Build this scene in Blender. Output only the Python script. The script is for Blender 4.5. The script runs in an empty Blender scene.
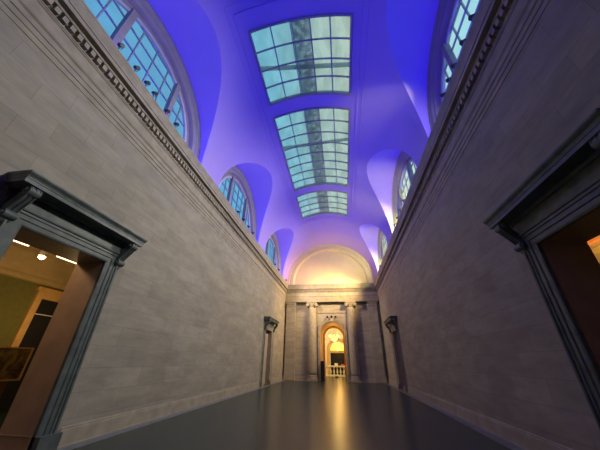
import bpy, bmesh, math, random
from math import sin, cos, pi, sqrt
from mathutils import Vector, Matrix
random.seed(7)
sc = bpy.context.scene
COL = sc.collection

# ------------------------------------------------------------------ measures of the place
XL, XR = -5.70, 3.81            # faces of the two long walls
XC = (XL + XR) / 2              # centre line of the hall
HW = (XR - XL) / 2              # half width
Y0, YB = -3.6, 26.3             # back wall, line of the end pilasters
YW = 26.75                      # plane of the end wall itself
VA, VB, VS = 4.60, 4.35, 8.92   # vault: half width, rise, springing height
LUN = [4.22, 12.46, 20.70]      # centres of the lunette windows
LA, LB, LZ = 3.26, 3.03, 9.16   # lunette: half width, rise, springing height
SKY = [(4.68, 7.92, 4), (8.68, 15.22, 8), (16.0, 19.5, 4)]
SKW = 1.99                      # half width of the roof lights
ZT = 8.67                       # top of the cornice

# ------------------------------------------------------------------ helpers
def obj(name, bm, mat, parent=None, smooth=False):
    me = bpy.data.meshes.new(name)
    bm.to_mesh(me); bm.free()
    if smooth:
        me.polygons.foreach_set('use_smooth', [True] * len(me.polygons))
    o = bpy.data.objects.new(name, me)
    for m in (mat if isinstance(mat, (list, tuple)) else [mat]):
        me.materials.append(m)
    COL.objects.link(o)
    if parent is not None:
        o.parent = parent
    return o

def sharp(o, deg=35):
    me = o.data
    me.polygons.foreach_set('use_smooth', [True] * len(me.polygons))
    bm = bmesh.new(); bm.from_mesh(me)
    for e in bm.edges:
        if len(e.link_faces) == 2 and e.calc_face_angle(0) > math.radians(deg):
            e.smooth = False
    bm.to_mesh(me); bm.free()
    return o

def thing(name, label, cat, loc=(0, 0, 0), rotz=0, group=None):
    o = bpy.data.objects.new(name, None); COL.objects.link(o)
    o.empty_display_size = .2
    o.location = loc; o.rotation_euler = (0, 0, rotz)
    o['label'] = label; o['category'] = cat
    if group: o['group'] = group
    return o

def tag(o, label, cat, group=None):
    o['label'] = label; o['category'] = cat
    if group: o['group'] = group
    return o

def struct(name, bm, m, parent=None, smooth=False):
    o = obj(name, bm, m, parent, smooth)
    if parent is None: o['kind'] = 'structure'
    return o

def dup(root, loc, rotz=None, label=None):
    r = root.copy(); COL.objects.link(r); r.location = loc
    if rotz is not None: r.rotation_euler = (0, 0, rotz)
    if label: r['label'] = label
    for ch in list(root.children):
        c = ch.copy(); COL.objects.link(c); c.parent = r
        for g in ch.children:
            d = g.copy(); COL.objects.link(d); d.parent = c
    return r

def box(bm, x0, x1, y0, y1, z0, z1):
    vs = [bm.verts.new(p) for p in ((x0,y0,z0),(x1,y0,z0),(x1,y1,z0),(x0,y1,z0),(x0,y0,z1),(x1,y0,z1),(x1,y1,z1),(x0,y1,z1))]
    for f in ((0,3,2,1),(4,5,6,7),(0,1,5,4),(1,2,6,5),(2,3,7,6),(3,0,4,7)):
        bm.faces.new([vs[i] for i in f])

def bx(*a):
    bm = bmesh.new(); box(bm, *a); return bm

def bevel(bm, w=.01, seg=2):
    bmesh.ops.bevel(bm, geom=bm.edges[:], offset=w, segments=seg, affect='EDGES', profile=.5)
    return bm

def quad(bm, *p):
    return bm.faces.new([bm.verts.new(q) for q in p])

def prism(bm, pts, fn, cap=True):
    """pts: 2D outline; fn(u, v, t) -> point for t in 0, 1"""
    a = [bm.verts.new(fn(u, v, 0)) for u, v in pts]
    b = [bm.verts.new(fn(u, v, 1)) for u, v in pts]
    n = len(pts)
    for i in range(n):
        bm.faces.new((a[i], a[(i+1) % n], b[(i+1) % n], b[i]))
    if cap:
        bm.faces.new(a[::-1]); bm.faces.new(b)
    bmesh.ops.recalc_face_normals(bm, faces=bm.faces[:])

def sweep(bm, rows, closed=False, cap=False):
    """rows: list of equal-length point lists; skins between neighbours"""
    V = [[bm.verts.new(p) for p in r] for r in rows]
    n = len(V)
    for i in range(n if closed else n - 1):
        a, b = V[i], V[(i+1) % n]
        for j in range(len(a) - 1):
            bm.faces.new((a[j], a[j+1], b[j+1], b[j]))
    if cap:
        bm.faces.new(V[0]); bm.faces.new(V[-1][::-1])
    return V

def lathe(bm, prof, seg=32, c=(0, 0), cap=True, arc=(0, 2*pi)):
    full = abs(arc[1] - arc[0] - 2*pi) < 1e-6
    n = seg if full else seg + 1
    rings = [[bm.verts.new((c[0] + r*cos(arc[0]+(arc[1]-arc[0])*k/seg), c[1] + r*sin(arc[0]+(arc[1]-arc[0])*k/seg), z)) for k in range(n)] for r, z in prof]
    for a, b in zip(rings, rings[1:]):
        for k in range(seg):
            bm.faces.new((a[k], a[(k+1) % n], b[(k+1) % n], b[k]))
    if cap and full:
        bm.faces.new(rings[0][::-1]); bm.faces.new(rings[-1])

def cyl(bm, p, q, r0, r1=None, seg=16):
    r1 = r0 if r1 is None else r1
    p, q = Vector(p), Vector(q); d = (q - p).normalized()
    a = d.orthogonal().normalized(); b = d.cross(a)
    A = [bm.verts.new(p + r0*(cos(2*pi*k/seg)*a + sin(2*pi*k/seg)*b)) for k in range(seg)]
    B = [bm.verts.new(q + r1*(cos(2*pi*k/seg)*a + sin(2*pi*k/seg)*b)) for k in range(seg)]
    for k in range(seg):
        bm.faces.new((A[k], A[(k+1) % seg], B[(k+1) % seg], B[k]))
    bm.faces.new(A[::-1]); bm.faces.new(B)

def tube(bm, pts, r, seg=8):
    pts = [Vector(p) for p in pts]
    rows = []
    up = Vector((0, 0, 1))
    for i, p in enumerate(pts):
        d = (pts[min(i+1, len(pts)-1)] - pts[max(i-1, 0)]).normalized()
        a = d.cross(Vector((1, 0, 0))); 
        if a.length < .2: a = d.cross(Vector((0, 1, 0)))
        a.normalize(); b = d.cross(a)
        rows.append([p + r*(cos(2*pi*k/seg)*a + sin(2*pi*k/seg)*b) for k in range(seg+1)])
    sweep(bm, rows)
    bmesh.ops.remove_doubles(bm, verts=bm.verts[:], dist=1e-5)

# ------------------------------------------------------------------ materials
def mat(name):
    m = bpy.data.materials.new(name); m.use_nodes = True
    nt = m.node_tree; return m, nt, nt.nodes, nt.links, nt.nodes['Principled BSDF']

def plain(name, col, rough=.6, metal=0, var=.12, scale=6, bump=0, spec=.5):
    m, nt, N, L, B = mat(name)
    tc = N.new('ShaderNodeTexCoord'); no = N.new('ShaderNodeTexNoise')
    no.inputs['Scale'].default_value = scale; no.inputs['Detail'].default_value = 6
    L.new(tc.outputs['Object'], no.inputs['Vector'])
    r = N.new('ShaderNodeValToRGB')
    r.color_ramp.elements[0].position = .3; r.color_ramp.elements[1].position = .7
    r.color_ramp.elements[0].color = (*[c*(1-var) for c in col], 1)
    r.color_ramp.elements[1].color = (*[min(1, c*(1+var)) for c in col], 1)
    L.new(no.outputs['Fac'], r.inputs['Fac']); L.new(r.outputs['Color'], B.inputs['Base Color'])
    B.inputs['Roughness'].default_value = rough; B.inputs['Metallic'].default_value = metal
    B.inputs['Specular IOR Level'].default_value = spec
    if bump:
        b = N.new('ShaderNodeBump'); b.inputs['Strength'].default_value = bump; b.inputs['Distance'].default_value = .01
        L.new(no.outputs['Fac'], b.inputs['Height']); L.new(b.outputs['Normal'], B.inputs['Normal'])
    return m

def ashlar(name, axes, c1, c2, mortar, bw=1.15, bh=.46):
    """large smooth stone blocks with fine joints; axes picks the two object axes of the wall"""
    m, nt, N, L, B = mat(name)
    tc = N.new('ShaderNodeTexCoord'); sp = N.new('ShaderNodeSeparateXYZ'); cb = N.new('ShaderNodeCombineXYZ')
    L.new(tc.outputs['Object'], sp.inputs[0])
    L.new(sp.outputs[axes[0]], cb.inputs[0]); L.new(sp.outputs[axes[1]], cb.inputs[1])
    br = N.new('ShaderNodeTexBrick')
    br.inputs['Scale'].default_value = 1; br.inputs['Brick Width'].default_value = bw; br.inputs['Row Height'].default_value = bh
    br.inputs['Mortar Size'].default_value = .006; br.inputs['Mortar Smooth'].default_value = .3
    br.inputs['Color1'].default_value = (*c1, 1); br.inputs['Color2'].default_value = (*c2, 1); br.inputs['Mortar'].default_value = (*mortar, 1)
    L.new(cb.outputs[0], br.inputs['Vector'])
    no = N.new('ShaderNodeTexNoise'); no.inputs['Scale'].default_value = 1.6; no.inputs['Detail'].default_value = 8; no.inputs['Roughness'].default_value = .65
    mp = N.new('ShaderNodeMapping'); mp.inputs['Scale'].default_value = (.6, .6, 2.2)
    L.new(tc.outputs['Object'], mp.inputs[0]); L.new(mp.outputs[0], no.inputs['Vector'])
    rp = N.new('ShaderNodeValToRGB'); rp.color_ramp.elements[0].position = .3; rp.color_ramp.elements[1].position = .72
    rp.color_ramp.elements[0].color = (.72, .72, .74, 1); rp.color_ramp.elements[1].color = (1.12, 1.1, 1.08, 1)
    L.new(no.outputs['Fac'], rp.inputs['Fac'])
    mx = N.new('ShaderNodeMix'); mx.data_type = 'RGBA'; mx.blend_type = 'MULTIPLY'; mx.inputs['Factor'].default_value = 1
    L.new(br.outputs['Color'], mx.inputs[6]); L.new(rp.outputs['Color'], mx.inputs[7])
    L.new(mx.outputs[2], B.inputs['Base Color'])
    B.inputs['Roughness'].default_value = .7; B.inputs['Specular IOR Level'].default_value = .25
    b = N.new('ShaderNodeBump'); b.inputs['Strength'].default_value = .25; b.inputs['Distance'].default_value = .006; b.invert = True
    L.new(br.outputs['Fac'], b.inputs['Height']); L.new(b.outputs['Normal'], B.inputs['Normal'])
    return m

S1, S2, SM = (.362, .326, .265), (.310, .279, .227), (.25, .225, .184)
M_wallY = ashlar('limestone ashlar long walls', (1, 2), S1, S2, SM)
M_wallX = ashlar('limestone ashlar end walls', (0, 2), S1, S2, SM)
M_stone = plain('limestone mouldings', (.33, .288, .222), .65, var=.16, scale=3, bump=.1, spec=.25)
M_plaster = plain('lavender white vault plaster', (.42, .31, .84), .8, var=.02, scale=1.5, spec=.15)  # white plaster; the blue of the cornice light is mixed into its colour
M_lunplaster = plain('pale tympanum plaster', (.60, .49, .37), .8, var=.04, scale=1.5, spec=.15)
M_marble = plain('grey green marble', (.092, .108, .104), .4, var=.3, scale=5, bump=.05)
M_reveal = plain('polished brown stone', (.37, .26, .19), .5, var=.12, scale=3)
M_black = plain('black painted metal', (.006, .006, .007), .45, var=.1)
M_bar = plain('grey glazing bar paint', (.30, .30, .36), .5, var=.1)
M_winframe = plain('pale window frame paint', (.55, .53, .55), .6, var=.05)
M_kerb = plain('grey stone floor border', (.18, .185, .185), .5, var=.15, scale=5)
M_brass = plain('gilded brass', (.8, .5, .16), .3, metal=1, var=.05)
M_green = plain('olive green wall paint', (.15, .145, .035), .8, var=.08)
M_cream = plain('cream paint', (.80, .73, .57), .7, var=.05)
M_buff = plain('buff cove paint', (.46, .34, .16), .7, var=.06)
M_ochre = plain('ochre stone', (.64, .39, .14), .6, var=.1)
M_wood = plain('brown timber', (.16, .06, .025), .45, var=.3, scale=12)
M_white = plain('white card', (.8, .78, .74), .6, var=.03)
M_red = plain('red card', (.5, .06, .05), .6, var=.05)
M_dark = plain('black void lining', (.01, .01, .012), .9, var=.1)
M_walk = plain('weathered grey walkway', (.22, .23, .24), .8, var=.5, scale=5)
M_paledoor = plain('buff painted door', (.42, .36, .28), .6, var=.1, scale=3)
M_browndoor = plain('brown painted door', (.20, .12, .075), .6, var=.15, scale=3)

def emit(name, col, s):
    m, nt, N, L, B = mat(name)
    B.inputs['Base Color'].default_value = (*col, 1)
    B.inputs['Emission Color'].default_value = (*col, 1); B.inputs['Emission Strength'].default_value = s
    return m
M_lamp = emit('warm lamp', (1, .62, .25), 30)
M_strip = emit('warm white tube', (1, .72, .42), 4)
M_chand = emit('chandelier glass', (1, .66, .2), 2.2)

def glass(name, tint, transl, tcol, dirt=.25, rows=None):
    """thin rolled glass: part clear (tinted), part diffusing, dusty in patches"""
    m, nt, N, L, B = mat(name); N.remove(B)
    out = N['Material Output']
    tr = N.new('ShaderNodeBsdfTransparent'); tl = N.new('ShaderNodeBsdfTranslucent'); gl = N.new('ShaderNodeBsdfGlossy')
    gl.inputs['Roughness'].default_value = .15
    tc = N.new('ShaderNodeTexCoord'); mp = N.new('ShaderNodeMapping'); mp.inputs['Scale'].default_value = (1, .45, .45)
    no = N.new('ShaderNodeTexNoise'); no.inputs['Scale'].default_value = 1.7; no.inputs['Detail'].default_value = 7; no.inputs['Roughness'].default_value = .6
    L.new(tc.outputs['Object'], mp.inputs[0]); L.new(mp.outputs[0], no.inputs['Vector'])
    rp = N.new('ShaderNodeValToRGB'); rp.color_ramp.elements[0].position = .36; rp.color_ramp.elements[1].position = .62
    rp.color_ramp.elements[0].color = (*[c*(1-dirt) for c in tint], 1); rp.color_ramp.elements[1].color = (*tint, 1)
    L.new(no.outputs['Fac'], rp.inputs['Fac']); L.new(rp.outputs['Color'], tr.inputs['Color'])
    tl.inputs['Color'].default_value = (*tcol, 1)
    m1 = N.new('ShaderNodeMixShader'); m1.inputs[0].default_value = transl
    L.new(tr.outputs[0], m1.inputs[1]); L.new(tl.outputs[0], m1.inputs[2])
    m2 = N.new('ShaderNodeMixShader'); m2.inputs[0].default_value = .04
    L.new(m1.outputs[0], m2.inputs[1]); L.new(gl.outputs[0], m2.inputs[2])
    L.new(m2.outputs[0], out.inputs['Surface'])
    return m
M_glass = glass('old window glass', (.85, .92, .95), .12, (.8, .85, .9), .12)
M_skyglass = glass('ribbed roof glass', (.90, .92, .90), .25, (.85, .9, .85), .38)

def floor_mat():
    m, nt, N, L, B = mat('dark polished stone floor')
    tc = N.new('ShaderNodeTexCoord')
    no = N.new('ShaderNodeTexNoise'); no.inputs['Scale'].default_value = 1.4; no.inputs['Detail'].default_value = 1.5
    L.new(tc.outputs['Object'], no.inputs['Vector'])
    mr = N.new('ShaderNodeMapRange'); mr.inputs[3].default_value = .26; mr.inputs[4].default_value = .26
    L.new(no.outputs['Fac'], mr.inputs[0]); L.new(mr.outputs[0], B.inputs['Roughness'])
    rp = N.new('ShaderNodeValToRGB'); rp.color_ramp.elements[0].color = (.9, .9, .9, 1); rp.color_ramp.elements[1].color = (1.1, 1.1, 1.1, 1)
    L.new(no.outputs['Fac'], rp.inputs['Fac'])
    mx = N.new('ShaderNodeMix'); mx.data_type = 'RGBA'; mx.blend_type = 'MULTIPLY'; mx.inputs['Factor'].default_value = 1
    mx.inputs[6].default_value = (.027, .048, .046, 1); L.new(rp.outputs['Color'], mx.inputs[7]); L.new(mx.outputs[2], B.inputs['Base Color'])
    return m
M_floor = floor_mat(); M_floor.node_tree.nodes['Principled BSDF'].inputs['Specular IOR Level'].default_value = .27

def painting_mat():
    m, nt, N, L, B = mat('old brown oil painting')
    tc = N.new('ShaderNodeTexCoord'); no = N.new('ShaderNodeTexNoise'); no.inputs['Scale'].default_value = 3.4; no.inputs['Detail'].default_value = 8; no.inputs['Distortion'].default_value = 1.2
    L.new(tc.outputs['Object'], no.inputs['Vector'])
    rp = N.new('ShaderNodeValToRGB'); e = rp.color_ramp.elements
    e[0].position = .32; e[0].color = (.05, .028, .010, 1); e[1].position = .72; e[1].color = (.42, .30, .10, 1)
    k = e.new(.52); k.color = (.20, .13, .04, 1)
    L.new(no.outputs['Fac'], rp.inputs['Fac']); L.new(rp.outputs['Color'], B.inputs['Base Color'])
    B.inputs['Roughness'].default_value = .4
    return m
M_painting = painting_mat()

# ------------------------------------------------------------------ floor
# one slab for the hall, the side rooms and the rotunda
struct('floor', bx(-14, 12, Y0 - .4, 46, -.3, 0), M_floor)
for n, (x0, x1) in enumerate(((XL, XL + .36), (XR - .36, XR)), 1):
    struct('trim_%d' % n, bx(x0, x1, Y0, YB - .2, 0, .012), M_kerb)

# ------------------------------------------------------------------ long walls with door openings
DT = .76                        # thickness of the long walls
DOORS = {'left': [(3.22, 5.08, 3.66), (19.72, 21.58, 3.66)], 'right': [(3.16, 5.00, 3.63), (19.62, 21.46, 3.63)]}
def long_wall(side):
    x = XL if side == 'left' else XR
    s = -1 if side == 'left' else 1
    bm = bmesh.new(); bm2 = bmesh.new()
    ys = [Y0]
    for a, b, h in DOORS[side]: ys += [a, b]
    ys.append(27.6)
    ztop = ZT - .02
    for xx in (x, x + s*DT):
        for i in range(len(ys) - 1):
            if i % 2 == 0:
                quad(bm, (xx, ys[i], 0), (xx, ys[i+1], 0), (xx, ys[i+1], ztop), (xx, ys[i], ztop))
            else:
                h = DOORS[side][i//2][2]
                quad(bm, (xx, ys[i], h), (xx, ys[i+1], h), (xx, ys[i+1], ztop), (xx, ys[i], ztop))
    quad(bm, (x, Y0, ztop), (x, 27.6, ztop), (x + s*DT, 27.6, ztop), (x + s*DT, Y0, ztop))
    quad(bm, (x, Y0, 0), (x, Y0, ztop), (x + s*DT, Y0, ztop), (x + s*DT, Y0, 0))
    quad(bm, (x, 27.6, 0), (x, 27.6, ztop), (x + s*DT, 27.6, ztop), (x + s*DT, 27.6, 0))
    w = struct('wall_%s' % side, bm, M_wallY)
    # stone linings of the door openings
    for a, b, h in DOORS[side]:
        quad(bm2, (x, a, 0), (x, a, h), (x + s*DT, a, h), (x + s*DT, a, 0))
        quad(bm2, (x, b, 0), (x, b, h), (x + s*DT, b, h), (x + s*DT, b, 0))
        quad(bm2, (x, a, h), (x, b, h), (x + s*DT, b, h), (x + s*DT, a, h))
        for yy, t in ((a, .008), (b, -.008)):          # fine fillet carried round at skirting height
            box(bm2, min(x, x + s*DT), max(x, x + s*DT), min(yy, yy + t), max(yy, yy + t), .285, .30)
    obj('door_lining', bm2, M_reveal, w)
    return w
long_wall('left'); long_wall('right')

# ------------------------------------------------------------------ end wall with arch
AX, AR, AZ = -.95, 1.19, 3.92   # arch centre, radius, springing height
YP = 31.4                       # far end of the arched passage
def arch_wall(name, y, x0, x1, z1, r, zs, cx, m, flip=False, n=32):
    bm = bmesh.new()
    quad(bm, (x0, y, 0), (cx - r, y, 0), (cx - r, y, z1), (x0, y, z1))
    quad(bm, (cx + r, y, 0), (x1, y, 0), (x1, y, z1), (cx + r, y, z1))
    for k in range(n):
        a, b = pi - pi*k/n, pi - pi*(k+1)/n
        quad(bm, (cx + r*cos(a), y, zs + r*sin(a)), (cx + r*cos(b), y, zs + r*sin(b)), (cx + r*cos(b), y, z1), (cx + r*cos(a), y, z1))
    bmesh.ops.remove_doubles(bm, verts=bm.verts[:], dist=1e-5)
    return struct(name, bm, m)
arch_wall('wall_end', YW, XL, XR, ZT, AR, AZ, AX, M_wallX)
# walls and barrel of the passage behind the arch
bm = bmesh.new()
rows = []
for y in (YW, YP):
    rows.append([(AX - AR, y, 0)] + [(AX + AR*cos(pi - pi*k/32), y, AZ + AR*sin(pi - pi*k/32)) for k in range(33)] + [(AX + AR, y, 0)])
sweep(bm, rows)
# narrower ring and piers at the far end of the passage
RI = 1.04
rr = []
for r_, y in ((AR + .01, YP - .55), (RI, YP - .55), (RI, YP), (AR + .01, YP)):
    rr.append([(AX - r_, y, 0)] + [(AX + r_*cos(pi - pi*k/32), y, AZ + .02 + r_*sin(pi - pi*k/32)) for k in range(33)] + [(AX + r_, y, 0)])
sweep(bm, rr)
for s in (-1, 1):
    xa, xb = sorted((AX + s*(RI - .07), AX + s*AR)); box(bm, xa, xb, YP - .62, YP - .02, AZ - .22, AZ - .05)
struct('wall_passage', bm, M_ochre, smooth=False)

# ------------------------------------------------------------------ cornice and skirting profiles
PROF = [(0, 6.93), (.012, 7.0), (.012, 7.03), (.03, 7.035), (.03, 7.16), (.05, 7.165), (.05, 7.29), (.07, 7.295), (.07, 7.42), (.11, 7.46), (.12, 7.52),
        (.12, 7.55), (.05, 7.56), (.05, 7.84), (.075, 7.855), (.075, 7.875), (.095, 7.89), (.095, 7.92), (.055, 7.925), (.055, 8.11), (.175, 8.115), (.19, 8.15), (.17, 8.155), (.17, 8.19), (.305, 8.195), (.305, 8.30),
        (.29, 8.305), (.29, 8.33), (.31, 8.335), (.315, 8.40), (.335, 8.50), (.355, 8.56), (.355, 8.60), (.365, 8.605), (.365, ZT), (.33, ZT + .01), (-.45, ZT + .01)]
SKP = [(0, .345), (.02, .335), (.03, .318), (.022, .312), (.022, .300), (.04, .292), (.045, .275), (.05, .03), (.09, .02), (.09, 0)]
def long_cornice(n, side):
    x, s = (XL, 1) if side == 'left' else (XR, -1)
    bm = bmesh.new()
    sweep(bm, [[(x + s*p, y, z) for p, z in PROF] for y in (Y0, YB + .1)])
    y = Y0 + .1
    while y < YB - .15:                                 # row of dentils
        xa, xb = x + s*.05, x + s*.18
        box(bm, min(xa, xb), max(xa, xb), y, y + .105, 7.945, 8.09)
        y += .172
    return struct('trim_%d' % n, bm, M_stone)
long_cornice(3, 'left'); long_cornice(4, 'right')
def end_profile(bm, prof, y, xa, xb):
    sweep(bm, [[(x, y - p, z) for p, z in prof] for x in (xa, xb)])
bm = bmesh.new()
end_profile(bm, PROF, YB, XL - .05, XR + .05)
quad(bm, (XL, YB, 6.93), (XR, YB, 6.93), (XR, YW + .05, 6.93), (XL, YW + .05, 6.93))
x = XL + .3
while x < XR - .3:
    box(bm, x, x + .105, YB - .18, YB - .05, 7.945, 8.09); x += .172
struct('trim_5', bm, M_stone)
def skirting(side):
    x, s = (XL, 1) if side == 'left' else (XR, -1)
    bm = bmesh.new()
    cuts = [Y0]
    for a, b, h in DOORS[side]: cuts += [a - .52, b + .52]
    cuts.append(YW)
    for i in range(0, len(cuts), 2):
        sweep(bm, [[(x + s*p, y, z) for p, z in SKP] for y in (cuts[i], cuts[i+1])], cap=False)
    return struct('baseboard_%s' % side, bm, M_stone)
skirting('left'); skirting('right')
bm = bmesh.new()
end_profile(bm, SKP, YW, XL, AX - AR - .24); end_profile(bm, SKP, YW, AX + AR + .24, XR)
struct('baseboard_end', bm, M_stone)

# ------------------------------------------------------------------ vault with lunette penetrations
def vz(dx): return VS + VB*sqrt(max(0, 1 - (dx/VA)**2))
def lun_z(y):
    for c in LUN:
        if abs(y - c) < LA: return LZ + LB*sqrt(1 - ((y - c)/LA)**2)
    return None
def in_sky(y):
    return any(a - 1e-6 < y < b + 1e-6 for a, b, n in SKY)
ycuts = set([Y0, YB + .05])
for c in LUN:
    for k in range(49): ycuts.add(round(c + LA*cos(pi*k/48), 5))
for a, b, n in SKY: ycuts.update((a, b))
ycuts = sorted(ycuts)
TS = math.acos(SKW/VA)
bm = bmesh.new()
NS, NM = 22, 14
for ya, yb in zip(ycuts, ycuts[1:]):
    ym = (ya + yb)/2
    def col(y):
        z = lun_z(ym) and (lun_z(y) or LZ)
        t0 = math.asin(min(1, (z - VS)/VB)) if z else 0.0
        half = [t0 + (TS - t0)*k/NS for k in range(NS + 1)]
        return half
    ha, hb = col(ya), col(yb)
    for s in (-1, 1):
        A = [bm.verts.new((XC + s*VA*cos(t), ya, VS + VB*sin(t))) for t in ha]
        Bv = [bm.verts.new((XC + s*VA*cos(t), yb, VS + VB*sin(t))) for t in hb]
        for j in range(NS): bm.faces.new((A[j], A[j+1], Bv[j+1], Bv[j]))
    if not in_sky(ym):
        ts = [TS + (pi - 2*TS)*k/NM for k in range(NM + 1)]
        A = [bm.verts.new((XC + VA*cos(t), ya, VS + VB*sin(t))) for t in ts]
        Bv = [bm.verts.new((XC + VA*cos(t), yb, VS + VB*sin(t))) for t in ts]
        for j in range(NM): bm.faces.new((A[j], A[j+1], Bv[j+1], Bv[j]))
bmesh.ops.remove_doubles(bm, verts=bm.verts[:], dist=2e-4)
# lunette vaults running out to the windows
XO = HW + .02                   # where the archivolts begin (from the centre line)
for c in LUN:
    for s in (-1, 1):
        rows = []
        path = [(c + LA, 8.55), (c + LA, LZ)] + [(c + LA*cos(pi*k/48), LZ + LB*sin(pi*k/48)) for k in range(1, 48)] + [(c - LA, LZ), (c - LA, 8.55)]
        for y, z in path:
            xg = VA*sqrt(max(0, 1 - ((max(z, LZ) - VS)/VB)**2))
            rows.append([(XC + s*(xg + (XO - xg)*k/4), y, z) for k in range(5)])
        sweep(bm, rows)
# piers between the lunettes, above the cornice
edges = [Y0] + [v for c in LUN for v in (c - LA, c + LA)] + [YB + .05]
for i in range(0, len(edges), 2):
    for s in (-1, 1):
        quad(bm, (XC + s*VA, edges[i], 8.55), (XC + s*VA, edges[i+1], 8.55), (XC + s*VA, edges[i+1], VS), (XC + s*VA, edges[i], VS))
        for yy in (edges[i], edges[i+1]):               # sliver between springing and lunette foot
            quad(bm, (XC + s*VA, yy, VS), (XC + s*VA, yy, 8.55), (XC + s*VA*sqrt(1 - ((LZ - VS)/VB)**2), yy, 8.55), (XC + s*VA*sqrt(1 - ((LZ - VS)/VB)**2), yy, LZ))
bmesh.ops.recalc_face_normals(bm, faces=bm.faces[:])
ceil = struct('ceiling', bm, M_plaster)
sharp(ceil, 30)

# raised border lines of the vault around the roof lights
bm = bmesh.new()
def vpt(dx, y, lift): 
    t = math.acos(max(-1, min(1, dx/VA)))
    return (XC + (VA - lift)*cos(t), y, VS + (VB - lift)*sin(t))
def long_bead(dx, ya, yb, w=.035, lift=.035):
    sweep(bm, [[vpt(dx - w, y, -.005), vpt(dx - w, y, lift), vpt(dx + w, y, lift), vpt(dx + w, y, -.005)] for y in (ya, yb)])
def cross_bead(y, d, w=.035, lift=.035):
    n = 20
    sweep(bm, [[vpt(-d + 2*d*k/n, y - w, -.005), vpt(-d + 2*d*k/n, y - w, lift), vpt(-d + 2*d*k/n, y + w, lift), vpt(-d + 2*d*k/n, y + w, -.005)] for k in range(n + 1)])
for s in (-1, 1):
    long_bead(s*2.30, 4.05, 20.1); long_bead(s*2.52, 3.75, 20.4, .02, .02)
for y in (4.05, 20.1): cross_bead(y, 2.33)
for y in (3.75, 20.4): cross_bead(y, 2.54, .02, .02)
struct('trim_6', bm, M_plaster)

# ------------------------------------------------------------------ roof lights
def skylight(i, ya, yb, n, label):
    t = thing('skylight', label, 'skylight', (XC, (ya + yb)/2, vz(0)), 0, 'curved roof lights along the vault')
    ox, oy, oz = t.location
    def P(dx, y, lift):
        p = vpt(dx, y, lift); return (p[0] - ox, p[1] - oy, p[2] - oz)
    ns = 20
    # rim
    bm = bmesh.new()
    rim = [(-.02, .0), (-.02, .05), (.06, .05), (.06, -.16)]
    loop = [(-SKW, ya, 1, 1)]
    def ring(off, lift):
        pts = []
        for k in range(ns + 1): pts.append(P(-(SKW - off) + 2*(SKW - off)*k/ns, ya + off, lift))
        for k in range(1, ns + 1): pts.append(P(SKW - off, ya + off + (yb - ya - 2*off)*k/ns, lift))
        for k in range(1, ns + 1): pts.append(P((SKW - off) - 2*(SKW - off)*k/ns, yb - off, lift))
        for k in range(1, ns): pts.append(P(-(SKW - off), yb - off - (yb - ya - 2*off)*k/ns, lift))
        return pts
    R = [ring(o, l) for o, l in rim]
    V = [[bm.verts.new(p) for p in r] for r in R]
    m_ = len(V[0])
    for a, b in zip(V, V[1:]):
        for k in range(m_): bm.faces.new((a[k], a[(k+1) % m_], b[(k+1) % m_], b[k]))
    bmesh.ops.recalc_face_normals(bm, faces=bm.faces[:])
    obj('frame', bm, M_bar, t)
    w = SKW - .06
    bm = bmesh.new()
    sweep(bm, [[P(-w + 2*w*k/40, y, -.08) for k in range(41)] for y in (ya + .06, yb - .06)])
    obj('pane', bm, M_skyglass, t, True)
    bw = .02
    for k in range(1, 5):
        dx = -w + 2*w*k/5
        bm = bmesh.new()
        sweep(bm, [[P(dx - bw, y, -.10), P(dx - bw, y, -.02), P(dx + bw, y, -.02), P(dx + bw, y, -.10)] for y in (ya + .05, yb - .05)])
        obj('glazing_bar', bm, M_bar, t)
    for k in range(1, n):
        y = ya + .06 + (yb - ya - .12)*k/n
        bm = bmesh.new()
        sweep(bm, [[P(-w + 2*w*q/20, y - bw, -.10), P(-w + 2*w*q/20, y - bw, -.015), P(-w + 2*w*q/20, y + bw, -.015), P(-w + 2*w*q/20, y + bw, -.10)] for q in range(21)])
        obj('glazing_bar', bm, M_bar, t)
SKL = ['nearest curved skylight overhead, four rows of pale glass panes', 'long middle skylight in the vault, eight rows of glass panes', 'farthest small skylight in the vault before the end lunette']
for i, (a, b, n) in enumerate(SKY): skylight(i, a, b, n, SKL[i])

# grating walkway and beams on the roof above the glass
def grating():
    m, nt, N, L, B = mat('weathered steel grating')
    tr = N.new('ShaderNodeBsdfTransparent'); mx = N.new('ShaderNodeMixShader'); no = N.new('ShaderNodeTexNoise'); tc = N.new('ShaderNodeTexCoord'); mr = N.new('ShaderNodeMapRange')
    no.inputs['Scale'].default_value = 4; no.inputs['Detail'].default_value = 8
    L.new(tc.outputs['Object'], no.inputs['Vector']); L.new(no.outputs['Fac'], mr.inputs[0])
    mr.inputs[1].default_value = .35; mr.inputs[2].default_value = .65; mr.inputs[3].default_value = .25; mr.inputs[4].default_value = .8
    B.inputs['Base Color'].default_value = (.3, .3, .31, 1); B.inputs['Roughness'].default_value = .8
    L.new(mr.outputs[0], mx.inputs[0]); L.new(tr.outputs[0], mx.inputs[1]); L.new(B.outputs[0], mx.inputs[2]); L.new(mx.outputs[0], N['Material Output'].inputs['Surface'])
    return m
t = thing('roof_walkway', 'grey grating walkway seen through the middle panes of the skylights', 'walkway', (XC, 12, 13.62))
obj('deck', bx(-.36, .36, -8.4, 8.6, 0, .04), grating(), t)
for s in (-1, 1):
    obj('stringer', bx(s*.37 - .02, s*.37 + .02, -8.4, 8.6, -.02, .12), M_walk, t)
for k, (y, y2) in enumerate(((7.2, 6.6), (11.6, 11.9))):
    bm = bmesh.new(); cyl(bm, (XC - 3.2, y2, 13.9), (XC + 3.2, y, 13.9), .10)
    tag(obj('roof_beam', bm, M_walk), ['dim slanting beam seen through the nearest skylight', 'dim beam seen through the long middle skylight'][k], 'beam')

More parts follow.
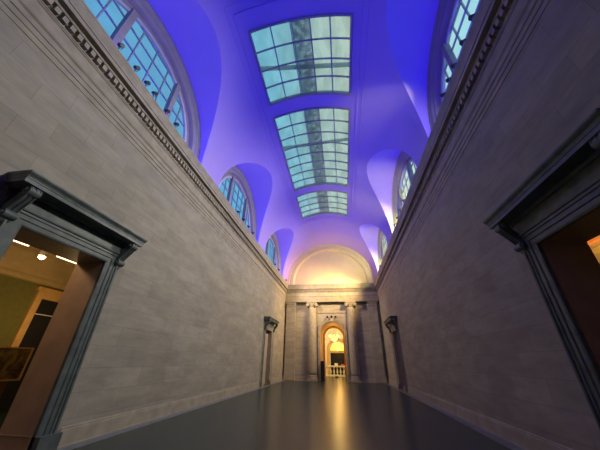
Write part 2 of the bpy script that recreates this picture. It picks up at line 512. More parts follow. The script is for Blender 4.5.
# ------------------------------------------------------------------ lunette windows
RING = [(HW + .00, 1.0), (HW + .03, 1.0), (HW + .03, .985), (HW + .06, .975), (HW + .06, .925), (HW + .10, .915), (HW + .115, .90), (HW + .115, .865), (HW + .16, .855), (HW + .28, .85), (HW + .28, .80)]
XWIN = HW + .30
def lunette(n, c, s, half=False):
    bm = bmesh.new()
    rows = []
    for k in range(-1, 50):
        if k == -1: f = lambda r: (c + LA*r, 8.55)
        elif k == 49: f = lambda r: (c - LA*r, 8.55)
        else:
            f = lambda r, k=k: (c + LA*r*cos(pi*k/48), LZ + LB*r*sin(pi*k/48))
        rows.append([(XC + s*x, *f(r)) for x, r in RING])
    sweep(bm, rows)
    bmesh.ops.recalc_face_normals(bm, faces=bm.faces[:])
    w = struct('window_%d' % n, bm, M_winarch)
    sharp(w, 30)
    R = .80
    def inner(y, ext=0):
        return LZ + LB*R*sqrt(max(0, 1 - ((y - c)/(LA*R))**2)) + ext
    zsill = 8.80
    bm = bmesh.new()
    xg = XC + s*(XWIN + .06)
    pts = [(c + LA*R*1.01*cos(pi*k/48), LZ + LB*R*1.01*sin(pi*k/48)) for k in range(49)]
    vs = [bm.verts.new((xg, y, z)) for y, z in [(c + LA*R*1.01, 8.6)] + pts + [(c - LA*R*1.01, 8.6)]]
    bm.faces.new(vs)
    obj('pane', bm, M_glass, w)
    x0, x1 = sorted((XC + s*(XWIN - .10), XC + s*(XWIN + .08)))
    def vbar(y, hw, name, xa, xb, m):
        bm = bmesh.new(); box(bm, xa, xb, y - hw, y + hw, 8.6, inner(y) + .02); obj(name, bm, m, w)
    for d in (-1.22, 1.22):
        vbar(c + d, .10, 'mullion', x0, x1, M_winarch)
    bx0, bx1 = sorted((XC + s*(XWIN + .02), XC + s*(XWIN + .08)))
    for d in (-.66, 0, .66, -1.78, 1.78):
        vbar(c + d, .015, 'glazing_bar', bx0, bx1, M_bar)
    for z in (9.5, 10.15, 10.8, 11.35):
        hwid = LA*R*sqrt(1 - ((z - LZ)/(LB*R))**2) if z < LZ + LB*R else 0
        if hwid > .3:
            bm = bmesh.new(); box(bm, bx0, bx1, c - hwid, c + hwid, z - .015, z + .015); obj('glazing_bar', bm, M_bar, w)
    # slim timber frame round the glass
    bm = bmesh.new(); rows = []
    for k in range(49):
        a = pi*k/48
        rows.append([(XC + s*x, c + LA*r*cos(a), LZ + LB*r*sin(a)) for x, r in ((XWIN - .02, .805), (XWIN - .02, .765), (XWIN + .08, .765))])
    sweep(bm, rows); obj('window_frame', bm, M_winframe, w)
    return w
M_winarch = plain('pale stone archivolt', (.30, .275, .26), .7, var=.08, scale=3, spec=.2)
k = 1
for s in (-1, 1):
    for c in LUN:
        lunette(k, c, s); k += 1
# sills behind the cornice
for n, s in ((7, -1), (8, 1)):
    bm = bmesh.new(); xa, xb = sorted((XC + s*(HW - .2), XC + s*(HW + .6)))
    box(bm, xa, xb, Y0, YB, 8.45, 8.66)
    struct('trim_%d' % n, bm, M_stone)

# ------------------------------------------------------------------ end lunette
bm = bmesh.new()
NR = 64
def erow(sc_, y): return [(XC + VA*sc_*cos(pi*k/NR), y, VS + VB*sc_*sin(pi*k/NR)) for k in range(NR + 1)]
prof = [(1.02, YB), (.945, YB), (.94, YB + .06), (.925, YB + .07), (.915, YB + .02), (.86, YB + .02), (.85, YB + .05), (.835, YB + .10), (.835, YB + .34)]
rows = [erow(r, y) for r, y in prof]
sweep(bm, rows)
face = [bm.verts.new(p) for p in erow(.84, YB + .34)]
bm.faces.new(face + [bm.verts.new((XC - VA*.84, YB + .34, 8.6)), bm.verts.new((XC + VA*.84, YB + .34, 8.6))])
for s in (-1, 1):
    xs = [XC + s*VA*r for r, y in prof]
    for (r0, ya), (r1, yb) in zip(prof, prof[1:]):
        quad(bm, (XC + s*VA*r0, ya, 8.6), (XC + s*VA*r1, yb, 8.6), (XC + s*VA*r1, yb, VS), (XC + s*VA*r0, ya, VS))
bmesh.ops.recalc_face_normals(bm, faces=bm.faces[:])
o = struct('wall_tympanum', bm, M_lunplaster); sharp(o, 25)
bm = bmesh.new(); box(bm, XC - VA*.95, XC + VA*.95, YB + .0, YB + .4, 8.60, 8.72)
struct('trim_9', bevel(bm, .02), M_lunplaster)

# back wall behind the viewer
struct('wall_back', bx(XL - .8, XR + .8, Y0 - .25, Y0, 0, 13.9), M_wallX)

# ------------------------------------------------------------------ columns and pilasters on the end wall
def column(cx, label):
    t = thing('column', label, 'column', (cx, YW - .12, 0), 0, 'columns beside the arch')
    bm = bmesh.new(); box(bm, -.47, .47, -.5, .11, 0, .16)
    bevel(bm, .012)
    lathe(bm, [(.45, .16), (.465, .20), (.465, .25), (.45, .29), (.445, .31), (.44, .35), (.45, .38), (.46, .41), (.45, .45), (.435, .47), (.43, .50)], 40)
    sharp(obj('base', bm, M_stone, t), 40)
    bm = bmesh.new()
    prof = []
    for k in range(25):
        u = k/24; prof.append((.42*(1 - .13*u**1.8), .50 + 5.93*u))
    lathe(bm, prof, 40)
    obj('shaft', bm, M_stone, t, True); 
    bm = bmesh.new()
    lathe(bm, [(.39, 6.43), (.42, 6.45), (.42, 6.48), (.39, 6.49), (.40, 6.58), (.45, 6.66), (.45, 6.70)], 32)
    box(bm, -.40, .40, -.42, .1, 6.68, 6.80)
    box(bm, -.50, .50, -.50, .15, 6.83, 6.93); box(bm, -.46, .46, -.46, .12, 6.79, 6.84)
    cap = sharp(obj('capital', bm, M_stone, t), 40)
    for s in (-1, 1):                                   # scrolls
        bm = bmesh.new(); cyl(bm, (s*.43, -.46, 6.64), (s*.43, .05, 6.64), .165, .165, 24)
        cyl(bm, (s*.43, -.48, 6.64), (s*.43, -.46, 6.64), .06, .06, 14)
        sp = []
        for q in range(40):
            a = q*.33; r = .165*(1 - q/44)
            sp.append((s*.43 + s*r*sin(a), -.465, 6.64 + r*cos(a)))
        tube(bm, sp, .014, 6)
        obj('volute', bm, M_stone, cap)
    return t
column(-2.88, 'plain round stone column left of the glowing arch')
column(.97, 'plain round stone column right of the glowing arch')
def pilaster(cx, label, w=.47):
    t = thing('pilaster', label, 'pilaster', (cx, YW - .004, 0), 0, 'flat pilasters on the end wall')
    bm = bmesh.new(); box(bm, -w - .08, w + .08, -.40, 0, 0, .18); box(bm, -w - .04, w + .04, -.36, 0, .18, .44)
    obj('base', bevel(bm, .015), M_stone, t)
    obj('shaft', bx(-w, w, -.30, 0, .44, 6.55), M_wallX, t)
    bm = bmesh.new(); box(bm, -w - .03, w + .03, -.34, 0, 6.55, 6.62); box(bm, -w, w, -.31, 0, 6.62, 6.76); box(bm, -w - .06, w + .06, -.38, 0, 6.76, 6.93)
    obj('capital', bevel(bm, .012), M_stone, t)
pilaster(-5.05, 'flat stone pilaster in the left corner of the end wall')
pilaster(3.08, 'flat stone pilaster towards the right corner of the end wall', .44)

# archivolt, keystone ornament and imposts of the arch
t = thing('arch_surround', 'moulded stone surround of the glowing arched doorway', 'arch', (AX, YW - .004, 0))
bm = bmesh.new()
AP = [(.004, -.0), (.004, -.10), (.02, -.11), (.09, -.11), (.10, -.13), (.17, -.13), (.18, -.17), (.23, -.17), (.24, -.004)]
sweep(bm, [[((AR + d)*cos(pi*k/40), y, AZ + (AR + d)*sin(pi*k/40)) for d, y in AP] for k in range(41)])
bmesh.ops.recalc_face_normals(bm, faces=bm.faces[:])
sharp(obj('archivolt', bm, M_stone, t), 30)
for s in (-1, 1):
    bm = bmesh.new(); xa, xb = sorted((s*(AR + .004), s*(AR + .22)))
    box(bm, xa, xb, -.10, -.004, 0, AZ - .18); box(bm, xa - .0, xb + .0, -.17, -.004, AZ - .18, AZ)
    obj('jamb', bevel(bm, .01), M_stone, t)
bm = bmesh.new()
prism(bm, [(-.16, AZ + AR - .02), (.16, AZ + AR - .02), (.20, AZ + AR + .32), (-.20, AZ + AR + .32)], lambda u, v, q: (u, -.20*(1 - q), v))
obj('keystone', bevel(bm, .012), M_stone, t)
for k, (dx, h) in enumerate(((-.40, .16), (0, .20), (.40, .16))):
    bm = bmesh.new()
    z0 = AZ + AR + .30
    lathe(bm, [(.03, z0), (.09, z0 + .03), (.12, z0 + .08), (.08, z0 + h), (.03, z0 + h + .04)], 14, (dx, -.2))
    obj('boss', bm, M_dark, t, True)
# string course over the arch
bm = bmesh.new(); box(bm, -2.33, .47, YW - .07, YW, 5.93, 6.0); box(bm, -2.33, .47, YW - .04, YW, 5.86, 5.93)
struct('trim_10', bm, M_stone)

# ------------------------------------------------------------------ door surrounds
def console_mesh(bm, cy, h0, h1, w=.09):
    """S-scroll bracket: big roll at the top front, small roll at the foot"""
    H = h1 - h0
    out = []
    N_ = 26
    front, back = [], []
    for k in range(N_ + 1):
        u = k/N_                                        # 0 foot .. 1 top
        p = .15 + .29*(u**1.5*(3 - 2*u)) - .05*sin(pi*u)
        z = h0 + .16*H + u*.80*H
        front.append((p, z)); back.append((max(.0, p - .14 - .06*(1 - u)), z))
    prism(bm, front + back[::-1], lambda u, v, q: (u, cy - w + 2*w*q, v))
    cyl(bm, (.36, cy - w - .006, h1 - .14*H), (.36, cy + w + .006, h1 - .14*H), .095, None, 20)
    cyl(bm, (.15, cy - w - .012, h0 + .14*H), (.15, cy + w + .012, h0 + .14*H), .078, None, 18)
    for sy in (-1, 1):
        cyl(bm, (.15, cy + sy*(w + .012), h0 + .14*H), (.15, cy + sy*(w + .035), h0 + .14*H), .04, .03, 12)
        cyl(bm, (.36, cy + sy*(w + .006), h1 - .13*H), (.36, cy + sy*(w + .03), h1 - .13*H), .05, .03, 12)
    for yy in (cy - w + .018, cy, cy + w - .018):       # raised ribs on the face
        tube(bm, [(p + .004, yy, z) for p, z in front], .018, 8)
    prism(bm, [(.0, h0 + .14*H), (.17, h0 + .12*H), (.15, h0 - .02*H), (.09, h0 - .14*H), (.0, h0 - .22*H)], lambda u, v, q: (u, cy - w*.8 + 1.6*w*q, v))

def door_surround(name, label, side, a, b, h, MF=None):
    """local frame: x out of the wall, y along the wall; flipped for the right wall by a half turn"""
    mid = (a + b)/2
    t = thing(name, label, 'door surround', (XL if side == 'left' else XR, mid, 0), 0 if side == 'left' else pi, 'hooded door surrounds')
    hw = (b - a)/2
    fw = .31
    # moulded architrave: path up, across, down with mitres
    AP = [(0, 0), (0, .07), (.03, .085), (.11, .085), (.12, .105), (.20, .105), (.21, .125), (.255, .125), (.265, .15), (.30, .155), (fw, .14), (fw, 0)]
    bm = bmesh.new()
    rows = [[(p, -hw - d, .0) for d, p in AP], [(p, -hw - d, h + d) for d, p in AP], [(p, hw + d, h + d) for d, p in AP], [(p, hw + d, .0) for d, p in AP]]
    sweep(bm, rows); bmesh.ops.recalc_face_normals(bm, faces=bm.faces[:])
    obj('architrave', bm, MF or M_marble, t)
    # plinth blocks
    for s in (-1, 1):
        ya, yb = sorted((s*(hw - .0), s*(hw + fw + .12)))
        bm = bmesh.new(); box(bm, -.0, .185, ya, yb, 0, .30)
        obj('plinth', bevel(bm, .008), MF or M_marble, t)
        ya, yb = sorted((s*(hw + fw), s*(hw + fw + .10)))
        bm = bmesh.new(); box(bm, 0, .05, ya, yb, .30, h + .55)
        obj('side_strip', bm, MF or M_marble, t)
    zf = h + fw
    bm = bmesh.new(); box(bm, 0, .13, -hw - fw, hw + fw, zf, zf + .27)
    obj('frieze', bm, M_marble, t)
    z0 = zf + .235
    ye = hw + fw + .06
    HP = [(.0, z0), (.16, z0), (.18, z0 + .03), (.20, z0 + .05), (.45, z0 + .055), (.45, z0 + .125), (.462, z0 + .13), (.462, z0 + .148), (.475, z0 + .18), (.505, z0 + .21), (.52, z0 + .235), (.52, z0 + .262), (.0, z0 + .33)]
    bm = bmesh.new()
    rows = [[(0, -ye - p*.36, z) for p, z in HP], [(p, -ye - p*.36, z) for p, z in HP], [(p, ye + p*.36, z) for p, z in HP], [(0, ye + p*.36, z) for p, z in HP]]
    sweep(bm, rows); bmesh.ops.recalc_face_normals(bm, faces=bm.faces[:])
    obj('hood', bm, M_marble, t)
    for s in (-1, 1):
        bm = bmesh.new(); console_mesh(bm, s*(hw + fw - .01), h - .02, z0 + .05)
        bmesh.ops.recalc_face_normals(bm, faces=bm.faces[:])
        sharp(obj('console', bm, M_marble, t), 40)
    return t
D = DOORS
door_surround('door_surround', 'large grey hooded door surround with scroll brackets, near on the left wall', 'left', *D['left'][0])
door_surround('door_surround', 'small distant hooded door surround on the left wall beside the end pilaster', 'left', *D['left'][1], M_stone)
door_surround('door_surround', 'large dark hooded door surround with scroll bracket, near on the right wall', 'right', *D['right'][0])
door_surround('door_surround', 'small distant hooded door surround far down the right wall', 'right', *D['right'][1], M_stone)

# closed leaves in the far doorways
for n, (side, m) in enumerate((('left', M_paledoor), ('right', M_browndoor)), 1):
    a, b, h = D[side][1]
    x, s = (XL, -1) if side == 'left' else (XR, 1)
    xa, xb = sorted((x + s*.24, x + s*.32))
    bm = bmesh.new(); box(bm, xa, xb, a, b, 0, h)
    d = struct('door_%d' % n, bm, m)
    for ya, yb in ((a + .12, (a + b)/2 - .08), ((a + b)/2 + .08, b - .12)):
        for za, zb in ((.25, 1.4), (1.6, 3.4)):
            xf = x + s*.24
            bm = bmesh.new(); box(bm, *sorted((xf, xf - s*.02)), ya, yb, za, zb)
            obj('panel', bevel(bm, .01), m, d)

# ------------------------------------------------------------------ spotlights on the cornices
def spotlight():
    t = thing('spotlight', '', 'spotlight', (0, 0, ZT + .01), 0, 'small black spotlights along the cornices')
    bm = bmesh.new(); lathe(bm, [(.06, 0), (.06, .025), (.03, .035)], 16); obj('base', bm, M_black, t)
    bm = bmesh.new(); cyl(bm, (0, 0, .03), (0, 0, .26), .012, None, 10); obj('stem', bm, M_black, t)
    bm = bmesh.new()
    tube(bm, [(0, -.07, .36), (0, -.07, .28), (0, -.04, .25), (0, .04, .25), (0, .07, .28), (0, .07, .36)], .008, 8); obj('yoke', bm, M_black, t)
    bm = bmesh.new()
    a, b = Vector((-.08, 0, .40)), Vector((.08, 0, .31))
    cyl(bm, a, a.lerp(b, .35), .04, .055, 18); cyl(bm, a.lerp(b, .35), b, .055, .062, 18)
    h = obj('head', bm, M_black, t)
    bm = bmesh.new(); cyl(bm, b, b + (b - a)*.02, .05, .05, 18); obj('lens', bm, M_black, h)
    return t
SPL = {(-1, 0): [2.9, 3.5, 3.95, 4.3, 4.95, 5.5], (1, 0): [3.05, 3.57, 4.12, 4.72, 5.14, 5.62], (-1, 1): [11.6, 12.5, 13.4, 14.3], (1, 1): [11.6, 12.5, 13.4, 14.3], (-1, 2): [20.5, 22.0, 25.4], (1, 2): [20.5, 22.0]}
ORD = ['first', 'second', 'third', 'fourth', 'fifth', 'sixth']
WHERE = {(-1, 0): 'under the nearest left arched window', (1, 0): 'under the nearest right arched window', (-1, 1): 'under the middle left arched window', (1, 1): 'under the middle right arched window', (-1, 2): 'under the farthest left arched window', (1, 2): 'under the farthest right arched window'}
proto = None
for key, ys in SPL.items():
    for i, y in enumerate(ys):
        s = key[0]
        lab = '%s small black spotlight from the viewer on the cornice %s' % (ORD[i], WHERE[key])
        if key == (-1, 2) and i == 2: lab = 'small black spotlight on the left cornice in the far corner by the end lunette'
        loc = (XC + s*(HW - .22), y, ZT + .01)
        rz = 0 if s < 0 else pi
        if proto is None:
            proto = spotlight(); proto.location = loc; proto.rotation_euler = (0, 0, rz); proto['label'] = lab
        else: dup(proto, loc, rz, lab)

# ------------------------------------------------------------------ black panel standing in the arch
t = thing('sign_panel', 'tall black panel standing at the left side of the glowing arch', 'panel', (-1.96, YB + .10, 0))
bm = bmesh.new(); box(bm, -.17, .17, -.03, .03, .04, 1.63); obj('board', bevel(bm, .006), M_black, t)
obj('foot', bx(-.19, .19, -.12, .12, 0, .04), M_black, t)

# ------------------------------------------------------------------ rotunda beyond the arch
RX0, RX1, RY1, RZ = -6.0, 4.2, 40.0, 7.6
arch_wall('wall_rotunda_front', YP, RX0, RX1, RZ, AR, AZ, AX, M_cream)
bm = bmesh.new()
quad(bm, (RX0, YP, 0), (RX0, RY1, 0), (RX0, RY1, RZ), (RX0, YP, RZ)); quad(bm, (RX1, YP, 0), (RX1, RY1, 0), (RX1, RY1, RZ), (RX1, YP, RZ))
struct('wall_rotunda_sides', bm, M_cream)
struct('ceiling_rotunda', bx(RX0, RX1, YP, RY1, RZ, RZ + .1), M_cream)
PX, PR, PZ = -.72, 1.12, 3.0
arch_wall('wall_rotunda_back', RY1, RX0, RX1, RZ, PR, PZ, PX, M_cream)
t = thing('arched_portal', 'golden arched portal with black doorway, far beyond the glowing arch', 'portal', (PX, RY1, 0))
bm = bmesh.new()
AP2 = [(.004, -.004), (.004, -.16), (.30, -.16), (.34, -.22), (.44, -.22), (.46, -.004)]
rows = [[(-(PR + d), y, 0) for d, y in AP2]] + [[((PR + d)*cos(pi - pi*k/32), y, PZ + (PR + d)*sin(pi - pi*k/32)) for d, y in AP2] for k in range(33)] + [[((PR + d), y, 0) for d, y in AP2]]
sweep(bm, rows); bmesh.ops.recalc_face_normals(bm, faces=bm.faces[:])
sharp(obj('archivolt', bm, M_ochre, t), 30)
bm = bmesh.new(); box(bm, -PR + .006, PR - .006, .004, .25, PZ - .32, PZ - .02); obj('transom', bm, M_ochre, t)
bm = bmesh.new(); bm.faces.new([bm.verts.new((PR*cos(pi*k/32), .55, PZ - .1 + PR*sin(pi*k/32)*1.05)) for k in range(33)])
obj('fanlight', bm, emit('lit fanlight glass', (1, .62, .12), .95), t)
for k in range(1, 6):
    a = pi*k/6
    bm = bmesh.new(); cyl(bm, (.15*cos(a), .5, PZ - .05 + .15*sin(a)), (PR*cos(a), .5, PZ - .05 + PR*sin(a)), .02, None, 8); obj('glazing_bar', bm, M_brass, t)
bm = bmesh.new(); box(bm, -PR, PR, .6, .7, 0, PZ - .1); obj('door_leaf', bm, M_dark, t)  # black sheet standing in for the darkness inside the doorway
# balustrade
t = thing('balustrade', 'pale pierced stone balustrade seen through the glowing arch', 'balustrade', (-.85, 36.0, 0))
obj('plinth', bx(-2.2, 2.2, -.16, .16, 0, .18), M_cream, t)
obj('handrail', bevel(bx(-2.2, 2.2, -.18, .18, 1.0, 1.15), .02), M_cream, t)
for k in range(11):
    x = -2.0 + .40*k
    bm = bmesh.new()
    lathe(bm, [(.09, .18), (.09, .24), (.05, .27), (.06, .32), (.115, .45), (.10, .58), (.05, .78), (.045, .86), (.075, .90), (.09, .94), (.09, 1.0)], 14, (x, 0))
    obj('baluster', bm, M_cream, t, True)
tag(obj('card_stand', bevel(bx(-1.15, -.75, 35.9, 36.1, 1.151, 1.42), .01), M_white), 'white card standing on the pale balustrade', 'card')
tag(obj('leaflet_box', bevel(bx(-.35, .02, 35.9, 36.1, 1.151, 1.33), .01), M_red), 'small red box on the pale balustrade', 'box')
tag(obj('floor_box', bevel(bx(-1.05, -.70, 33.0, 33.3, 0, .16), .02), M_black), 'small black box on the floor before the balustrade', 'box')
# chandelier
t = thing('chandelier', 'glowing golden chandelier hanging in the arch beyond', 'chandelier', (-.98, 33.2, .28))
bm = bmesh.new(); cyl(bm, (0, 0, 4.35), (0, 0, RZ - .28), .018, None, 8); obj('rod', bm, M_brass, t)
bm = bmesh.new(); lathe(bm, [(.02, 4.4), (.10, 4.3), (.05, 4.2), (.14, 4.05), (.10, 3.75), (.04, 3.62), (.01, 3.5)], 16); obj('stem', bm, M_brass, t, True)
bm = bmesh.new(); lathe(bm, [(.03, 3.40), (.20, 3.46), (.34, 3.60), (.40, 3.76), (.36, 3.78), (.30, 3.64), (.16, 3.52)], 24, cap=False); obj('bowl', bm, M_chand, t, True)
for k in range(8):
    a = 2*pi*k/8
    bm = bmesh.new(); tube(bm, [(.08*cos(a), .08*sin(a), 3.80), (.30*cos(a), .30*sin(a), 3.66), (.50*cos(a), .50*sin(a), 3.74), (.52*cos(a), .52*sin(a), 3.86)], .014, 6)
    arm = obj('arm', bm, M_brass, t)
    bm = bmesh.new(); lathe(bm, [(.03, 3.86), (.085, 3.92), (.10, 4.02), (.075, 4.12), (.04, 4.14)], 12, (.52*cos(a), .52*sin(a))); obj('shade', bm, M_chand, arm, True)

# ------------------------------------------------------------------ rooms beside the hall
def side_room(side):
    x, s = (XL, -1) if side == 'left' else (XR, 1)
    xi, xf = x + s*DT, x + s*5.3                        # inner face, far wall
    ya, yb, zc = 1.0, 13.0, 5.05
    bm = bmesh.new()
    quad(bm, (xf, ya, 0), (xf, yb, 0), (xf, yb, zc), (xf, ya, zc))
    quad(bm, (xi, ya, 0), (xf, ya, 0), (xf, ya, zc), (xi, ya, zc)); quad(bm, (xi, yb, 0), (xf, yb, 0), (xf, yb, zc), (xi, yb, zc))
    struct('wall_%s_room' % side, bm, M_green)
    xa, xb = sorted((xi, xf))
    struct('ceiling_%s_room' % side, bx(xa, xb, ya, yb, zc, zc + .1), M_buff)
    bm = bmesh.new()                                    # deep cove
    CP = [(0, 3.95), (.06, 3.98), (.06, 4.10), (.16, 4.16), (.20, 4.28), (.20, 4.42), (.50, 4.78), (.66, 4.88), (.70, zc)]
    sweep(bm, [[(xf - s*p, y, z) for p, z in CP] for y in (ya, yb)])
    struct('trim_%d' % (11 if side == 'left' else 12), bm, M_buff)
    return xi, xf
XI, XF = side_room('left')
XI2, XF2 = side_room('right')
# beam in the left room
struct('trim_13', bx(-9.28, -8.98, 1.0, 13.0, 4.72, 5.05), M_buff)
# inner doorway
t = thing('doorway', 'dark doorway in a yellow frame inside the left side room', 'doorway', (XF, 0, 0))
y0, y1 = 7.95, 9.5
bm = bmesh.new()
for ya, yb, za, zb in ((y0 - .22, y0, 0, 3.72), (y1, y1 + .22, 0, 3.72), (y0, y1, 3.46, 3.72), (y0 - .28, y1 + .28, 3.72, 3.86)): box(bm, 0, .10, ya, yb, za, zb)
obj('frame', bm, M_ochre, t)
obj('door_leaf', bx(.005, .03, y0, y1, 0, 3.46), M_dark, t)  # black sheet on the wall, painted as the unlit opening
obj('rail', bx(.03, .045, y0, y1, 2.93, 2.96), M_white, t)
# painting on a timber stand
t = thing('framed_painting', 'brown framed painting standing before the dark doorway in the left room', 'painting', (-9.0, 6.1, 0))
bm = bmesh.new(); box(bm, -.04, 0, -.85, .85, 1.02, 1.78); obj('canvas', bm, M_painting, t)
bm = bmesh.new()
for ya, yb, za, zb in ((-.88, -.84, .99, 1.81), (.84, .88, .99, 1.81), (-.84, .84, .99, 1.03), (-.84, .84, 1.77, 1.81)): box(bm, -.05, .02, ya, yb, za, zb)
obj('frame', bm, M_ochre, t)
obj('stand', bx(-.25, .0, -.80, .62, 0, .99), M_wood, t)
# track lights
for k, (ya, yb) in enumerate(((5.15, 5.85), (6.75, 7.6))):
    t = thing('track_light', ['bright strip of ceiling light nearest the door frame in the left room', 'bright strip of ceiling light beyond the glowing spot lamp in the left room'][k], 'light', (-9.5, ya, 4.60), 0, 'ceiling strip lights in the left room')
    obj('housing', bx(-.04, .04, 0, yb - ya, .035, .45), M_white, t)
    obj('tube', bx(-.03, .03, 0, yb - ya, 0, .035), M_strip, t)
t = thing('spot_lamp', 'glowing spot lamp on the ceiling of the left side room', 'lamp', (-9.45, 6.3, 4.42))
bm = bmesh.new(); lathe(bm, [(.10, .02), (.10, .20), (.05, .26)], 18); obj('housing', bm, M_white, t)
bm = bmesh.new(); cyl(bm, (0, 0, .24), (0, 0, .63), .015); obj('stem', bm, M_white, t)
bm = bmesh.new(); bmesh.ops.create_uvsphere(bm, u_segments=16, v_segments=10, radius=.085); obj('bulb', bm, M_lamp, t, True)
# beams in the right room ceiling
for k, z in enumerate((0, 1)):
    struct('trim_%d' % (14 + k), bx(XF2 - 1.6 - k*1.3, XF2 - 1.45 - k*1.3, 1.0, 13.0, 4.85, 5.05), M_wood)

# ------------------------------------------------------------------ light
def aim(o, tgt):
    d = Vector(tgt) - o.location
    o.rotation_euler = d.to_track_quat('-Z', 'Y').to_euler()
def area(name, loc, tgt, sx, sy, col, power, spread=180):
    l = bpy.data.lights.new(name, 'AREA'); l.shape = 'RECTANGLE'; l.size = sx; l.size_y = sy
    l.color = col; l.energy = power; l.spread = math.radians(spread)
    o = bpy.data.objects.new(name, l); COL.objects.link(o); o.location = loc; aim(o, tgt); return o
def spot(name, loc, tgt, col, power, deg=110, blend=1, r=.08):
    l = bpy.data.lights.new(name, 'SPOT'); l.color = col; l.energy = power; l.spot_size = math.radians(deg); l.spot_blend = blend; l.shadow_soft_size = r
    o = bpy.data.objects.new(name, l); COL.objects.link(o); o.location = loc; aim(o, tgt); return o
def point(name, loc, col, power, r=.15):
    l = bpy.data.lights.new(name, 'POINT'); l.color = col; l.energy = power; l.shadow_soft_size = r
    o = bpy.data.objects.new(name, l); COL.objects.link(o); o.location = loc; return o

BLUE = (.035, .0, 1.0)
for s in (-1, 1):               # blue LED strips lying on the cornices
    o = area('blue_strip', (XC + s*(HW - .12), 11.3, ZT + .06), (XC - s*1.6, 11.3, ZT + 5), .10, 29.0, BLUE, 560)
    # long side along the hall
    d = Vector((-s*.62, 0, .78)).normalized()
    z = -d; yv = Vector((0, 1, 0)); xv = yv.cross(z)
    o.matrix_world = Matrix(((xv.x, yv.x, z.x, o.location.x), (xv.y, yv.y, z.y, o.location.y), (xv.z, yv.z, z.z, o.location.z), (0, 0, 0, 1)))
# fill spots added over the cornices, brightening the opposite long walls
for i, c in enumerate(LUN):
    spot('wall_wash', (XR - .25, c + .22, 9.0), (XL, c + .3, 6.2), ((1, .98, .86), (1, .92, .76), (1, .86, .62))[i], (2000, 2400, 2800)[i], (100, 110, 110)[i], 1, .03)
    spot('wall_wash', (XL + .25, c + .40, 9.0), (XR, c + .5, 4.5), (1, .82, .85), (62, 110, 130)[i], 88, 1, .03)
# warm lamps in the right-hand lunettes
for i, c in enumerate(LUN):
    spot('warm_lamp', (XR + .10, c - (-.6, 1.0, 1.0)[i], 8.95), (XR - 1.3, c + (2.9, 2.3, 2.3)[i], (10.9, 10.6, 10.6)[i]), (1, .98, .25), (620, 520, 560)[i], (30, 120, 120)[i], 1, .03)
    spot('lunette_lamp', (XR + .02, c + 1.7, 8.92), (XR - .9, c + 3.15, 9.9), (1, .96, .16), (60, 620, 620)[i], 90, 1, .03)
# warm uplight on the end cornice
area('end_uplight', (XC + .8, YB - .24, ZT + .05), (XC + .6, YB + .6, 11), 7.0, .08, (1, .58, .10), 95)
spot('end_lamp', (XR - .5, 23.5, 9.0), (XC, YB, 9.8), (1, .66, .25), 420, 85)
# last lamp of the right cornice, turned on the end wall
spot('end_wall_wash', (XR - .28, 22.6, 9.05), (XC - 3, YW, 6.2), (1, .66, .28), 5200, 85, 1, .35)
spot('end_wall_wash', (XL + .28, 22.6, 9.05), (XC + 1, YW, 4.5), (1, .76, .55), 2300, 85, 1, .35)  # added fill from the left, softening the column shadows
# rotunda and passage
point('rotunda_lamp', (-.9, 34.0, 5.4), (1, .66, .22), 150, .3)
point('rotunda_lamp', (-4.6, 34.5, 5.4), (1, .80, .46), 290, .3)
point('rotunda_lamp', (2.9, 34.5, 5.4), (1, .80, .46), 290, .3)
point('passage_lamp', (AX, 29.5, 4.5), (1, .58, .16), 22, .1)
point('portal_lamp', (PX, RY1 + .3, 3.2), (1, .6, .15), 60, .1)
# side rooms
point('room_lamp', (-7.3, 3.4, 4.3), (1, .64, .32), 85, .15)
point('room_lamp', (-9.3, 7.6, 2.6), (1, .64, .26), 45, .15)  # extra fill, added to brighten the ceiling and green wall
point('room_lamp', (7.2, 8.0, 4.3), (1, .60, .20), 160, .15)

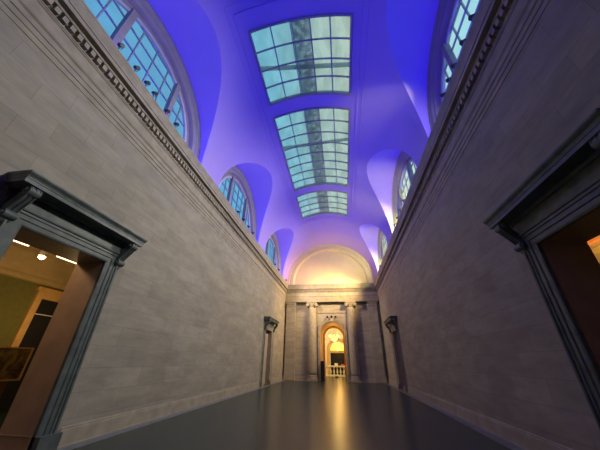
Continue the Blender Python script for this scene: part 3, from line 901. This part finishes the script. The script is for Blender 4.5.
# ------------------------------------------------------------------ dusk sky
w = bpy.data.worlds.new('World'); sc.world = w; w.use_nodes = True
N, L = w.node_tree.nodes, w.node_tree.links
bg = N['Background']
tc = N.new('ShaderNodeTexCoord'); sp = N.new('ShaderNodeSeparateXYZ'); L.new(tc.outputs['Generated'], sp.inputs[0])
mr = N.new('ShaderNodeMapRange'); mr.inputs[1].default_value = -.8; mr.inputs[2].default_value = .8
L.new(sp.outputs[0], mr.inputs[0])
rp = N.new('ShaderNodeValToRGB'); e = rp.color_ramp.elements
e[0].position = 0; e[0].color = (.11, .40, .72, 1); e[1].position = 1; e[1].color = (.36, .80, .90, 1)
for p_, c_ in ((.18, (.15, .42, .62)), (.37, (.17, .54, .76)), (.43, (.26, .58, .68)), (.48, (.44, .60, .56)), (.56, (.50, .58, .46)), (.645, (.85, .88, .64)), (.74, (.40, .74, .78))):
    k = e.new(p_); k.color = (*c_, 1)
L.new(mr.outputs[0], rp.inputs['Fac']); L.new(rp.outputs['Color'], bg.inputs['Color'])
bg.inputs['Strength'].default_value = 1.1

# ------------------------------------------------------------------ camera
f, pi_, ya_, ro_ = 252.04, .4944, -.1607, .01897
fwd = Vector((sin(ya_)*cos(pi_), cos(ya_)*cos(pi_), sin(pi_)))
right = Vector((cos(ya_), -sin(ya_), 0)); up = right.cross(fwd)
r2 = cos(ro_)*right + sin(ro_)*up; u2 = -sin(ro_)*right + cos(ro_)*up
cd = bpy.data.cameras.new('Camera'); cd.sensor_width = 36; cd.lens = f/600*36; cd.clip_start = .05; cd.clip_end = 300
cam = bpy.data.objects.new('Camera', cd); COL.objects.link(cam)
cam.matrix_world = Matrix(((r2.x, u2.x, -fwd.x, 0), (r2.y, u2.y, -fwd.y, 0), (r2.z, u2.z, -fwd.z, 1.6), (0, 0, 0, 1)))
sc.camera = cam
sc.view_settings.view_transform = 'Standard'; sc.view_settings.look = 'None'
sc.view_settings.exposure = 0; sc.view_settings.gamma = 1
sc.cycles.max_bounces = 10; sc.cycles.diffuse_bounces = 5; sc.cycles.transparent_max_bounces = 12
